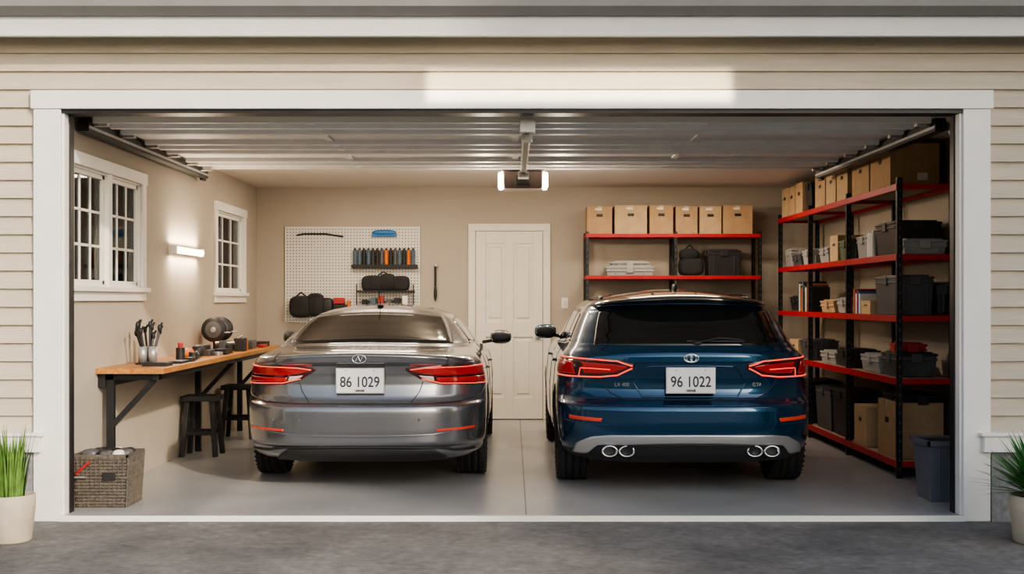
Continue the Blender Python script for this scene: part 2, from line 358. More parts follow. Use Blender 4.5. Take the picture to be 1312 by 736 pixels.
# ------------------------------------------------------------------ sconce
e=empty('wall_lamp',(XL,3.07,1.77)); b=MB(); b.box(0,.025,-.46,.46,-.03,.03,'white'); b.box(0,.07,-.48,-.45,-.035,.035,'white'); b.box(0,.07,.45,.48,-.035,.035,'white'); b.fin('base',e,.004)
b=MB(); b.cyl((.045,-.45,0),(.045,.45,0),.028,'lampglow',n=20); b.fin('tube',e)

# ------------------------------------------------------------------ pegboard
e=empty('pegboard',(-1.79,YB,1.10)); b=MB(); b.box(-.75,.75,-.022,-.01,0,1.06,'peg'); b.box(-.70,.70,-.01,0,.05,1.0,'white'); b.fin('board',e)
b=MB(); F=-.022
for x in(-.755,.75): b.box(x,x+.008,-.026,-.005,-.005,1.065,'white')
b.box(-.755,.755,-.026,-.005,1.06,1.066,'white'); b.box(-.755,.755,-.026,-.005,-.006,0,'white'); b.box(-.003,.003,-.024,-.01,0,1.06,'label'); b.fin('edging',e)
b=MB(); 
b.tube([(-.62,F-.012,.97),(-.55,F-.012,.985),(-.30,F-.012,.985),(-.10,F-.012,.955)],.010,'dark'); b.fin('pry_bar',e)
b=MB(); b.box(.22,.50,F-.05,F,.955,.99,'blue'); b.ell((.36,F-.03,1.0),(.13,.03,.03),'blue',p=.7); b.fin('spirit_level',e,.006)
b=MB(); b.box(.0,.74,F-.09,F,.60,.612,'dark'); b.box(.0,.74,F-.09,F-.084,.612,.64,'dark')
cols=['slate','slate','black','slate','toteblack','black','totegrey','orange','black','totegrey','slate','black','orange','slate']
for i,c in enumerate(cols):
    x=.035+i*.05; b.cyl((x,F-.045,.612),(x,F-.045,.80),.022,c,n=14); b.cyl((x,F-.045,.80),(x,F-.045,.825),.013,'black',n=12)
b.fin('spray_can_rack',e)
b=MB()
for z in(.18,.34): b.box(.06,.70,F-.16,F,z,z+.01,'dark')
for x in(.06,.69): b.box(x,x+.012,F-.16,F-.148,.12,.42,'dark'); b.box(x,x+.012,F-.16,F,.33,.345,'dark')
b.ell((.24,F-.08,.43),(.13,.07,.09),'fabric',p=.6); b.ell((.40,F-.08,.44),(.10,.07,.10),'fabric',p=.7); b.ell((.55,F-.08,.43),(.10,.07,.085),'fabric',p=.6)
b.tube([(.30,F-.1,.52),(.36,F-.1,.56),(.42,F-.1,.52)],.008,'black')
for i in range(6): b.box(.12+i*.09,.18+i*.09,F-.12,F-.05,.19,.25+.02*(i%3),['black','slate','redpl','totegrey','black','white'][i])
b.fin('tool_shelf',e,.002)
b=MB(); b.ell((-.56,F-.09,.17),(.13,.08,.12),'fabric',p=.6); b.ell((-.40,F-.09,.19),(.10,.08,.13),'fabric',p=.6); b.ell((-.28,F-.07,.17),(.08,.06,.10),'black',p=.6)
b.tube([(-.62,F-.09,.28),(-.56,F-.09,.33),(-.50,F-.09,.28)],.009,'black'); b.fin('tool_bag',e)
b=MB(); b.box(-.20,-.08,F-.10,F,.20,.27,'redpl'); b.box(-.20,-.05,F-.12,F,.10,.19,'black'); b.box(-.06,-.02,F-.06,F,.12,.24,'orange'); b.fin('parts_cases',e,.006)
b=MB(); b.box(-.87,-.85,YB-.02,YB,1.52,1.72,'steel'); b.tube([(-.86,YB-.03,1.72),(-.86,YB-.03,1.50)],.012,'dark'); b.ell((-.86,YB-.03,1.42),(.018,.012,.09),'black'); b.ell((-.85,YB-.03,1.73),(.025,.012,.02),'steel'); b.fin('wall_hung_file',bevel=.002)

# ------------------------------------------------------------------ workbench
e=empty('workbench',(XL,0.77,0))
b=MB(); b.box(0.0,0.47,0,4.35,0.835,0.875,'wood'); b.fin('top',e,.005)
b=MB()
for y in(0.08,2.50,4.2):
    b.box(.05,.10,y,y+.05,0,.835,'dark'); b.box(.05,.42,y,y+.05,.79,.835,'dark'); b.beam((.075,y+.025,.46),(.38,y+.025,.79),.035,.035,'dark')
b.box(.38,.42,.05,4.3,.79,.833,'dark'); b.box(.0,.05,.05,4.3,.74,.833,'dark')
b.fin('frame',e,.002)
ZT=.876
b=MB(); cx,cy=XL+.2,1.35
b.box(cx-.07,cx+.09,cy-.1,cy+.1,ZT,ZT+.012,'black')
for i,(dx,dy,c) in enumerate([(-.03,-.05,'steel'),(.04,-.04,'steel'),(.0,.05,'dark')]):
    b.lathe([(.0,0.012),(.032,.012),(.034,.13),(.029,.13),(.028,.02),(0,.02)],(cx+dx,cy+dy,ZT),c,n=16)
random.seed(3)
for i in range(11):
    dx=random.uniform(-.08,.08); dy=random.uniform(-.09,.09); t=Vector((cx+dx*1.5,cy+dy*1.4,ZT+random.uniform(.20,.30)))
    p0=(cx+dx*.5,cy+dy*.6,ZT+.03); b.tube([p0,tuple(t)],.008,['black','totegrey','dark'][i%3]); b.ell(t,(.015,.015,.028),'black' if i%2 else 'dark')
    b.tube([tuple(t),(t.x+.02,t.y,t.z+.04)],.008,'black')
b.fin('plier_organiser')
b=MB()
def rb(x,y,w,d,h,c,z=ZT): b.box(x-w/2,x+w/2,y-d/2,y+d/2,z,z+h,c)
rb(XL+.33,1.12,.18,.16,.025,'black'); rb(XL+.38,1.5,.10,.22,.018,'dark'); rb(XL+.40,1.75,.06,.12,.03,'black'); b.fin('parts_tray',bevel=.003)
b=MB(); b.cyl((XL+.30,1.85,ZT),(XL+.30,1.85,ZT+.10),.035,'black'); b.cyl((XL+.30,1.85,ZT+.10),(XL+.30,1.85,ZT+.14),.02,'redpl'); b.cyl((XL+.36,2.0,ZT),(XL+.36,2.0,ZT+.06),.035,'black'); b.fin('oil_bottles')
b=MB(); b.ell((XL+.22,2.3,ZT+.04),(.06,.12,.04),'orange',p=.7); b.ell((XL+.28,2.48,ZT+.05),(.05,.06,.05),'black',p=.7); b.tube([(XL+.28,2.42,ZT+.04),(XL+.36,2.15,ZT+.02)],.02,'black'); b.fin('cordless_drill')
b=MB(); rb(XL+.25,2.75,.16,.2,.05,'totegrey'); rb(XL+.25,2.75,.1,.15,.09,'black'); b.cyl((XL+.38,2.75,ZT),(XL+.38,2.75,ZT+.03),.04,'steel'); rb(XL+.37,2.95,.1,.14,.05,'black'); b.fin('sander',bevel=.006)
# bench grinder on pedestal: two wheels with guards either side of a motor
b=MB(); gx,gy,gz=XL+.17,3.62,ZT+.20
b.box(gx-.07,gx+.07,gy-.12,gy+.12,ZT,ZT+.02,'black'); b.box(gx-.03,gx+.03,gy-.05,gy+.05,ZT+.02,gz-.03,'dark')
b.lathe([(0,-.10),(.05,-.10),(.06,-.07),(.06,.07),(.05,.10),(0,.10)],(gx,gy,gz),'totegrey',axis='y',n=28)
for sy in(-1,1):
    b.lathe([(0,-.022),(.10,-.022),(.112,-.014),(.112,.014),(.10,.022),(0,.022)],(gx,gy+sy*.14,gz),'dark',axis='y',n=32)
    b.lathe([(0,-.026),(.075,-.026),(.075,.026),(0,.026)],(gx,gy+sy*.14,gz),'hole',axis='y',n=28); b.lathe([(0,-.034),(.025,-.034),(.025,.034),(0,.034)],(gx,gy+sy*.14,gz),'steel',axis='y',n=16)
    b.box(gx+.08,gx+.15,gy+sy*.14-.02,gy+sy*.14+.02,gz-.03,gz-.018,'steel')
b.fin('bench_grinder',bevel=.002)
b=MB(); rb(XL+.33,3.2,.12,.14,.07,'black'); rb(XL+.33,3.2,.05,.22,.11,'totegrey'); b.cyl((XL+.25,3.2,ZT+.09),(XL+.42,3.2,ZT+.09),.012,'steel'); b.fin('bench_vice',bevel=.004)
b=MB(); rb(XL+.38,3.62,.10,.1,.12,'black'); b.cyl((XL+.38,3.80,ZT),(XL+.38,3.80,ZT+.1),.03,'orange'); rb(XL+.27,4.02,.22,.25,.06,'black'); rb(XL+.3,4.3,.14,.2,.08,'totegrey'); rb(XL+.40,4.55,.06,.2,.03,'redpl'); rb(XL+.3,4.8,.2,.2,.05,'black'); b.tube([(XL+.2,4.02,ZT+.06),(XL+.3,4.07,ZT+.13)],.012,'steel'); b.fin('clamps_and_cases',bevel=.004)

def stool(x,y,h=.52,w=.29):
    b=MB(); b.box(x-w/2-.01,x+w/2+.01,y-w/2,y+w/2,h-.045,h,'black')
    for sx in(-1,1):
        for sy in(-1,1):
            b.beam((x+sx*(w/2-.04),y+sy*(w/2-.05),h-.045),(x+sx*(w/2+.0),y+sy*(w/2-.01),0),.042,.042,'black')
    for sy in(-1,1): b.beam((x-w/2+.03,y+sy*(w/2-.03),.20),(x+w/2-.03,y+sy*(w/2-.03),.20),.02,.035,'black')
    for sx in(-1,1): b.beam((x+sx*(w/2-.02),y-w/2+.04,.28),(x+sx*(w/2-.02),y+w/2-.04,.28),.02,.035,'black')
    b.fin('stool',bevel=.004)
stool(-2.685,3.0); stool(-2.655,4.35)

# basket
e=empty('storage_basket',(-2.665,0.42,0)); b=MB()
w,d,h=.165,.16,.33
for k in range(16):
    z=k*h/16; t=1+.10*z/h; tt=.012; jt=.003*(k%2)
    for (a0,a1,c0,c1) in((-w*t-jt,w*t+jt,-d*t-jt,-d*t+tt),(-w*t-jt,w*t+jt,d*t-tt,d*t+jt),(-w*t-jt,-w*t+tt,-d*t,d*t),(w*t-tt,w*t+jt,-d*t,d*t)): b.box(a0,a1,c0,c1,z+.002,z+h/16-.001,'basket')
for k in range(13):
    x=-w+2*w*k/12
    b.beam((x,-d-.004,0),(x*1.1,-d*1.1-.004,h),.008,.006,'basket'); 
    yy=-d+2*d*k/12; b.beam((w+.004,yy,0),(w*1.1+.004,yy*1.1,h),.006,.008,'basket',up=(1,0,0))
b.box(-w,w,-d,d,0,.01,'basket'); t=1.13
for (a0,a1,c0,c1) in((-w*t,w*t,-d*t,-d*t+.02),(-w*t,w*t,d*t-.02,d*t),(-w*t,-w*t+.02,-d*t,d*t),(w*t-.02,w*t,-d*t,d*t)): b.box(a0,a1,c0,c1,h-.01,h+.015,'basket')
b.box(.02,.10,-d*1.09-.012,-d*1.09+.005,.18,.23,'black')
b.fin('body',e,.003)
b=MB(); random.seed(5)
b.box(-.15,.15,-.14,.14,.2,.27,'fabric')
for i in range(12): b.ell((random.uniform(-.12,.12),random.uniform(-.12,.1),.325),(random.uniform(.03,.06),.05,.04),['black','fabric','totegrey','label','black','hole'][i%6],p=.7)
b.tube([(-.15,-.19,.22),(-.10,-.19,.27),(-.06,-.19,.30)],.009,'redpl'); b.tube([(-.16,-.185,.20),(-.09,-.185,.20)],.008,'steel'); b.fin('tools',e)

# ------------------------------------------------------------------ shelving
e=empty('metal_shelving_unit',(2.90,1.57,0)); LV=[.13,.755,1.23,1.695,2.225]
D=.44; b=MB()
ys=[0,1.42,2.80,4.16]
for y in ys:
    for x in(0.0,D-.04):
        b.box(x,x+.004,y,y+.04,0,2.27,'dark'); b.box(x,x+.04,y,y+.004,0,2.27,'dark')
        k=.06
        while k<2.24: b.box(x+.015,x+.025,y-.001,y+.001,k,k+.022,'hole'); b.box(x-.001,x+.001,y+.016,y+.026,k,k+.022,'hole'); k+=.07
b.fin('posts',e)
b=MB()
for z in LV:
    for y0,y1 in zip(ys[:-1],ys[1:]):
        for x in(-.006,D-.016): b.box(x,x+.022,y0+.006,y1+.02,z-.05,z,'red')
        for y in(y0+.002,y1+.01): b.box(0,D,y,y+.022,z-.045,z-.002,'red')
b.fin('beams',e,.002)
b=MB()
for z in LV: b.box(.016,D-.016,.02,4.17,z-.016,z-.004,'shelfboard')
b.fin('boards',e)
e=empty('metal_shelving_unit',(0.80,5.74,0)); LB=[.13,.70,1.16,1.61,2.065]; b=MB(); Wd=1.90
for x in(0,.96,1.88):
    for y in(0,.38):
        b.box(x,x+.036,y,y+.004,0,2.09,'dark'); b.box(x,x+.004,y,y+.036,0,2.09,'dark')
        if y==0:
            k=.06
            while k<2.06: b.box(x+.012,x+.024,y-.001,y+.001,k,k+.02,'hole'); k+=.07
b.fin('posts',e)
b=MB()
for z in LB:
    for y in(-.006,.40): b.box(0.0,1.90,y,y+.02,z-.04,z,'red')
    for x in(.004,.96,1.88): b.box(x,x+.02,0,.41,z-.04,z-.002,'red')
b.fin('beams',e,.002)
b=MB()
for z in LB: b.box(.02,1.88,.015,.40,z-.016,z-.004,'shelfboard')
b.fin('boards',e)

def carton(x0,x1,y0,y1,z,h,m='card',face='x'):
    b=MB(); b.box(x0,x1,y0,y1,z,z+h,m); xm=(x0+x1)/2; ym=(y0+y1)/2; t=.0015
    if face=='y': b.box(xm-.025,xm+.025,y0-t,y1+t,z+h-.05,z+h+t,'tape')
    else: b.box(x0-t,x1+t,ym-.025,ym+.025,z+h-.05,z+h+t,'tape')
    b.box(x0+.002,x1-.002,y0-.0012,y0,z+h*.5-.001,z+h*.5,'tape')
    if face=='y': b.box(xm-.035,xm+.035,y0-.002,y0,z+h*.62,z+h*.72,'black'); b.box(xm-.05,xm+.02,y0-.002,y0,z+h*.86,z+h*.93,'label')
    else: b.box(x0-.002,x0,ym-.04,ym+.04,z+h*.6,z+h*.7,'black'); b.box(xm+.02,xm+.10,y0-.002,y0,z+h*.15,z+h*.32,'label')
    b.box(x0,x1,y0,y1,z+h-.0005,z+h+.0005,m)
    b.fin('cardboard_box',bevel=.003)
def tote(x0,x1,y0,y1,z,h,m='toteblack',lid=None,name='storage_tote'):
    b=MB(); i=.02; hb=h-.03
    b.hexa([(x0+i,y0+i,z),(x1-i,y0+i,z),(x1-i,y1-i,z),(x0+i,y1-i,z)],[(x0+.006,y0+.006,z+hb),(x1-.006,y0+.006,z+hb),(x1-.006,y1-.006,z+hb),(x0+.006,y1-.006,z+hb)],m)
    b.box(x0+.002,x1-.002,y0+.002,y1-.002,z+hb-.035,z+hb-.02,m)
    b.box(x0,x1,y0,y1,z+hb,z+hb+.018,lid or m); b.box(x0+.03,x1-.03,y0+.03,y1-.03,z+hb+.018,z+h,lid or m)
    xm=(x0+x1)/2; ym=(y0+y1)/2
    b.box(xm-.04,xm+.04,y0-.008,y0+.01,z+hb-.05,z+hb+.02,m); b.box(x0-.008,x0+.01,ym-.04,ym+.04,z+hb-.05,z+hb+.02,m)
    for k in(.2,.8): 
        xx=x0+(x1-x0)*k; b.box(xx-.006,xx+.006,y0+.002,y0+.02,z+.02,z+hb-.035,m)
    b.fin(name,bevel=.005)
Z=LV
for a in[(2.93,3.31,1.84,2.38,.335,'card'),(2.93,3.31,2.42,2.93,.31,'card'),(2.92,3.30,3.04,3.40,.31,'card2'),(2.92,3.30,3.44,3.78,.31,'card2'),(2.92,3.30,3.82,4.20,.30,'card'),(2.92,3.28,4.72,5.03,.31,'card'),(2.92,3.28,5.06,5.36,.30,'card'),(2.92,3.28,5.39,5.68,.31,'card2')]:
    carton(a[0],a[1],a[2],a[3],Z[4],a[4],a[5])
tote(2.93,3.25,4.42,4.68,Z[4],.29,'toteblack')
tote(2.95,3.32,1.80,2.33,Z[3],.27,'toteblack'); tote(2.96,3.30,1.62,1.78,Z[3],.12,'totelight')
tote(2.96,3.30,2.56,2.92,Z[3],.20,'totelight')
b=MB(); 
for i in range(3): b.cyl((2.96,2.39+i*.055,Z[3]),(2.96,2.39+i*.055,Z[3]+.20),.022,'label'); b.cyl((2.96,2.39+i*.055,Z[3]+.20),(2.96,2.39+i*.055,Z[3]+.22),.012,'steel')
b.fin('aerosol_cans')
tote(2.94,3.25,3.06,3.42,Z[3],.19,'totegreen'); carton(2.95,3.2,3.48,3.75,Z[3],.24,'card2'); tote(2.94,3.2,3.82,4.15,Z[3],.15,'totelight')
tote(2.94,3.2,4.45,4.85,Z[3],.16,'totelight'); tote(2.94,3.2,4.92,5.3,Z[3],.13,'totegrey'); tote(2.94,3.2,5.34,5.66,Z[3],.2,'totelight')
tote(2.95,3.24,1.74,2.34,Z[2],.31,'totegrey'); tote(3.26,3.325,1.74,2.1,Z[2],.24,'totegrey')
carton(2.94,3.2,2.42,2.68,Z[2],.11,'card2'); b=MB()
for i in range(6): b.box(2.94,3.12,2.72+i*.035,2.75+i*.035,Z[2],Z[2]+.17+.02*(i%3),['label','blue','redpl','label','slate','orange'][i])
b.fin('row_of_manuals')
tote(2.94,3.2,3.1,3.5,Z[2],.14,'totelight'); tote(2.94,3.2,3.6,4.1,Z[2],.12,'card')
b=MB()
for i in range(12): b.box(2.93,3.12,4.42+i*.045,4.46+i*.045,Z[2],Z[2]+.24+.02*(i%4),['toteblack','slate','orange','toteblack','label','totegrey'][i%6])
b.fin('row_of_binders')
tote(2.94,3.2,5.05,5.4,Z[2],.16,'toteblack')
tote(2.94,3.26,1.72,2.12,Z[1],.19,'totegrey',lid='toteblack'); tote(2.98,3.2,1.78,2.05,Z[1]+.192,.07,'redpl'); tote(2.94,3.22,2.2,2.72,Z[1],.15,'totelight'); 
tote(2.94,3.22,3.06,3.5,Z[1],.16,'toteblack'); tote(2.94,3.22,3.55,4.1,Z[1],.12,'totelight'); tote(2.94,3.22,4.45,4.95,Z[1],.2,'totegrey'); carton(2.94,3.22,5.0,5.4,Z[1],.18,'card2')
carton(2.94,3.30,1.72,2.2,Z[0],.43,'card'); tote(2.97,3.31,1.71,2.22,Z[0]+.434,.06,'toteblack'); carton(2.93,3.2,2.5,2.86,Z[0],.33,'card2')
tote(2.93,3.26,3.04,3.62,Z[0],.42,'toteblack'); tote(2.93,3.26,3.68,4.25,Z[0],.40,'totegrey',lid='toteblack'); tote(2.93,3.26,4.45,5.0,Z[0],.42,'toteblack'); carton(2.93,3.2,5.05,5.4,Z[0],.36,'card')
for x0,x1,h,m in((.82,1.09,.30,'card'),(1.12,1.47,.31,'card2'),(1.50,1.755,.31,'card'),(1.785,2.02,.30,'card'),(2.045,2.28,.30,'card2'),(2.30,2.62,.31,'card')):
    carton(x0,x1,5.77,6.12,LB[4],h,m,'y')
tote(1.02,1.55,5.77,6.1,LB[3],.11,'totelight'); tote(1.08,1.50,5.8,6.08,LB[3]+.112,.05,'totelight')
tote(2.13,2.50,5.77,6.1,LB[3],.29,'toteblack')
b=MB(); b.ell((1.97,5.93,LB[3]+.10),(.14,.12,.10),'fabric',p=.55); b.ell((1.95,5.93,LB[3]+.23),(.11,.10,.07),'fabric',p=.7); b.tube([(1.88,5.9,LB[3]+.27),(1.95,5.9,LB[3]+.34),(2.02,5.9,LB[3]+.27)],.009,'black'); b.fin('duffel_bag')
tote(1.05,1.5,5.77,6.1,LB[2],.25,'totegrey'); tote(2.15,2.55,5.77,6.1,LB[2],.25,'toteblack'); tote(2.05,2.6,5.77,6.1,LB[0],.35,'totegrey'); carton(2.1,2.55,5.77,6.1,LB[1],.28,'card','y')

b=MB(); cx,cy=2.905,0.62
def ring(hw,hd,z): return [(cx-hw,cy-hd,z),(cx+hw,cy-hd,z),(cx+hw,cy+hd,z),(cx-hw,cy+hd,z)]
b.hexa(ring(.115,.14,0),ring(.140,.175,.39),'bin')
for (a0,a1,c0,c1) in((-.155,.155,-.19,-.17),(-.155,.155,.17,.19),(-.155,-.135,-.19,.19),(.135,.155,-.19,.19)): b.box(cx+a0,cx+a1,cy+c0,cy+c1,.375,.41,'bin')
b.box(cx-.14,cx+.14,cy-.17,cy+.17,.39,.395,'black')
for k in(-.06,0,.06): b.beam((cx+k,cy-.142,.03),(cx+k*1.2,cy-.175,.36),.01,.008,'bin')
b.fin('trash_bin',bevel=.006)

# ------------------------------------------------------------------ planters
def planter(name, x,y,r,h,kind,seed):
    random.seed(seed); e=empty(name,(x,y,-.035))
    b=MB(); b.lathe([(0,0),(r*.80,0),(r*.86,.01),(r,h*.75),(r*1.0,h),(r*.9,h),(r*.88,h-.03),(0,h-.03)],(0,0,0),'pot',n=40); b.fin('pot',e)
    b=MB(); b.lathe([(0,h-.028),(r*.9,h-.028)],(0,0,0),'soil',n=24); b.fin('soil',e)
    b=MB(); N=150 if kind=='grass' else 170
    for i in range(N):
        a=random.uniform(0,2*math.pi); rr=r*.55*math.sqrt(random.random()) if kind=='grass' else r*.15*random.random()
        base=Vector((rr*math.cos(a),rr*math.sin(a),h-.03)); 
        if kind=='grass': Ln=random.uniform(.22,.44); tilt=random.uniform(.0,.16); w=.006; m='grass'; bend=.12
        else: Ln=random.uniform(.28,.42); tilt=random.uniform(.02,1.35); w=.014; m='yucca'; bend=.2; base.z+=random.uniform(0,.05)
        d=Vector((math.cos(a),math.sin(a),0)); side=Vector((-d.y,d.x,0)); pts=[]; p=base.copy(); tl=tilt
        for k in range(6):
            pts.append(p.copy()); p+= (d*math.sin(tl)+Vector((0,0,1))*math.cos(tl))*Ln/5; tl+=bend/5*(1+tilt)
        vs=[];fs=[]
        for k,q in enumerate(pts):
            ww=w*(1-(k/5)**2)*(0.6+.8*min(1,k/2)) + .0006; vs+=[q-side*ww,q+d*ww*.4*-1,q+side*ww]
        for k in range(5):
            o=k*3; fs+=[(o,o+1,o+4,o+3),(o+1,o+2,o+5,o+4)]
        b.add(vs,fs,m,True)
    b.fin('leaves',e,normals=False)
planter('potted_grass',-2.87,-.68,.135,.27,'grass',2)
planter('potted_yucca',3.0,-.72,.16,.27,'yucca',4)

# ------------------------------------------------------------------ cars
class Car:
    def __init__(s, name, cx, y0, rows, paint, glass):
        s.e=empty(name,(cx,y0,0)); s.paint=paint; s.glass=glass; s.roofz=9
        R=np.array(rows,dtype=float); out=[]; n=len(R); sub=6
        for i in range(n-1):
            p0=R[max(i-1,0)];p1=R[i];p2=R[i+1];p3=R[min(i+2,n-1)]
            lo=np.minimum(p1,p2);hi=np.maximum(p1,p2)
            for k in range(sub):
                t=k/sub
                q=.5*((2*p1)+(-p0+p2)*t+(2*p0-5*p1+4*p2-p3)*t*t+(-p0+3*p1-3*p2+p3)*t**3)
                q=np.clip(q,lo,hi); q[0]=p1[0]+(p2[0]-p1[0])*t
                out.append(q)
        out.append(R[-1]); s.R=np.array(out)
    def pt(s,r,th):
        z,yr,yf,w,Lr,Lf,n,k=r; sg=1 if th>=0 else -1; th=min(abs(th),math.pi/2)
        q=math.sin(th)**(2/n); c=max(0,math.cos(th))**(2/n)
        return Vector((sg*w*q, yr+Lr*(1-c), z-k*q*q))
    def surf(s,th,z):
        R=s.R; q=np.sin(min(abs(th),math.pi/2))**(2/R[:,6]); zs=R[:,0]-R[:,7]*q*q
        i=int(np.searchsorted(zs,z))-1; i=max(0,min(i,len(R)-2)); t=(z-zs[i])/max(1e-9,zs[i+1]-zs[i]); t=max(0,min(1,t))
        return s.pt(R[i]*(1-t)+R[i+1]*t,th)
    def th(s,x,z):
        a=abs(x); q=.5
        for _ in range(6):
            R=s.R; zs=R[:,0]-R[:,7]*q*q; w=np.interp(z,zs,R[:,3]); n=np.interp(z,zs,R[:,6]); q=min(.9995,a/w)
        return math.copysign(math.asin(q**(n/2)),x)
    def nrm(s,th,z):
        e=.01; a=s.surf(min(th+e,1.55),z)-s.surf(max(th-e,-1.55),z); b=s.surf(th,z+.006)-s.surf(th,z-.006)
        n=a.cross(b); 
        if n.length<1e-9: return Vector((0,-1,0))
        return n.normalized()
    def body(s, arches, aw=.36):
        R=s.R; NR,NS,NF=30,16,14
        def quarter(N): return [math.pi/2*(3*(i/N)**2-2*(i/N)**3) for i in range(N+1)]
        qr=quarter(NR); qf=quarter(NF); allr=[]
        for r in R:
            z,yr,yf,w,Lr,Lf,n,k=r; pts=[]
            for t in qr: pts.append(tuple(s.pt(r,t)))
            for i in range(1,NS): 
                pts.append((w,yr+Lr+(yf-Lf-yr-Lr)*i/NS,z-k))
            for t in qf[::-1]:
                q=math.sin(t)**(2/n); c=max(0,math.cos(t))**(2/n); pts.append((w*q,yf-Lf*(1-c),z-k*q*q))
            m=[(-x,y,zz) for x,y,zz in pts[1:-1]][::-1]
            allr.append(pts+m)
        n=len(allr[0]); vs=[p for r in allr for p in r]; fs=[];mi=[]
        for j in range(len(allr)-1):
            for i in range(n):
                k=(i+1)%n; fs.append((j*n+i,j*n+k,(j+1)*n+k,(j+1)*n+i)); mi.append(1 if R[j][0]<s.blackz else (2 if R[j][0]>=s.roofz else 0))
        h=n//2
        for base,flip,mm in((0,True,1),((len(allr)-1)*n,False,2 if s.roofz<9 else 0)):
            for i in range(h):
                a,b_=base+i,base+i+1; c,d=base+(n-i-1)%n, base+(n-i)%n
                f=[a,b_,c,d]; f=list(dict.fromkeys(f))
                if i==h-1: f=list(dict.fromkeys([a,b_,d]))
                if len(f)>=3: fs.append(tuple(f[::-1]) if flip else tuple(f)); mi.append(mm)
        me=bpy.data.meshes.new('body'); me.from_pydata(vs,[],fs)
        for m in(s.paint,M['black'],M['glossblack']): me.materials.append(m)
        me.polygons.foreach_set('material_index',mi)
        bm=bmesh.new(); bm.from_mesh(me); bmesh.ops.recalc_face_normals(bm,faces=bm.faces); bm.to_mesh(me); bm.free()
        me.polygons.foreach_set('use_smooth',[True]*len(me.polygons))
        ob=bpy.data.objects.new('body_src',me); COL.objects.link(ob)
        cut=[]
        for (ya,ra) in arches:
            for sg in(-1,1):
                c=MB(); c.m(s.paint); c.cyl((sg*.56,ya,.33),(sg*1.2,ya,.33),ra,'black',n=48); co=c.fin('cut',recenter=False); co.data.update(); cut.append(co)
                bo=ob.modifiers.new('b','BOOLEAN'); bo.object=co; bo.operation='DIFFERENCE'; bo.solver='EXACT'
        bpy.context.view_layer.update()
        dg=bpy.context.evaluated_depsgraph_get(); nm=bpy.data.meshes.new_from_object(ob.evaluated_get(dg))
        for c in cut: bpy.data.objects.remove(c)
        bpy.data.objects.remove(ob)
        nm.name='body'; o=bpy.data.objects.new('body',nm); COL.objects.link(o); o.parent=s.e
        return o
    def patch(s,name,bot,top,mt,off=.004,nu=28,nv=10,thk=.012):
        def res(keys):
            k=[(s.th(x,z),z) for x,z in keys]; L=[0]
            for a,b in zip(keys[:-1],keys[1:]): L.append(L[-1]+math.hypot(a[0]-b[0],a[1]-b[1]))
            L=[l/L[-1] for l in L]; u=np.linspace(0,1,nu+1)
            return np.interp(u,L,[a for a,_ in k]),np.interp(u,L,[b for _,b in k])
        tb,zb=res(bot); tt,zt=res(top); b=MB(); vs=[]; nu2,nv2=nu+3,nv+3
        for j in range(-1,nv+2):
            v=max(0,min(nv,j))/nv
            for i in range(-1,nu+2):
                ii=max(0,min(nu,i)); th=tb[ii]*(1-v)+tt[ii]*v; z=zb[ii]*(1-v)+zt[ii]*v
                bd=(i<0 or i>nu or j<0 or j>nv)
                vs.append(s.surf(th,z)+s.nrm(th,z)*(off-thk if bd else off))
        fs=[(j*nu2+i,j*nu2+i+1,(j+1)*nu2+i+1,(j+1)*nu2+i) for j in range(nv2-1) for i in range(nu2-1)]
        b.add(vs,fs,mt,True); o=b.fin(name,s.e,normals=False); return o
    def line(s,name,pts,mt,r=.003,off=.001,sub=12):
        k=[(s.th(x,z),z) for x,z in pts]; cu=bpy.data.curves.new(name,'CURVE'); cu.dimensions='3D'; cu.bevel_depth=r; cu.bevel_resolution=2
        P=[]
        for (a,za),(c,zc) in zip(k[:-1],k[1:]):
            for t in range(sub): f=t/sub; th=a+(c-a)*f; z=za+(zc-za)*f; P.append(s.surf(th,z)+s.nrm(th,z)*off)
        P.append(s.surf(*k[-1])+s.nrm(*k[-1])*off)
        sp=cu.splines.new('POLY'); sp.points.add(len(P)-1)
        for i,p in enumerate(P): sp.points[i].co=(*p,1)
        cu.materials.append(M[mt] if isinstance(mt,str) else mt); o=bpy.data.objects.new(name,cu); COL.objects.link(o); o.parent=s.e
    def xs(s,y,z):
        R=s.R; zs=R[:,0]-R[:,7]; g=lambda k: np.interp(z,zs,R[:,k]); yr,yf,w,Lr,Lf,n=g(1),g(2),g(3),g(4),g(5),g(6)
        c=0
        if y<yr+Lr: c=(yr+Lr-y)/Lr
        if y>yf-Lf: c=(y-yf+Lf)/Lf
        c=min(.98,max(0,c)); return w*(1-c**n)**(1/n)
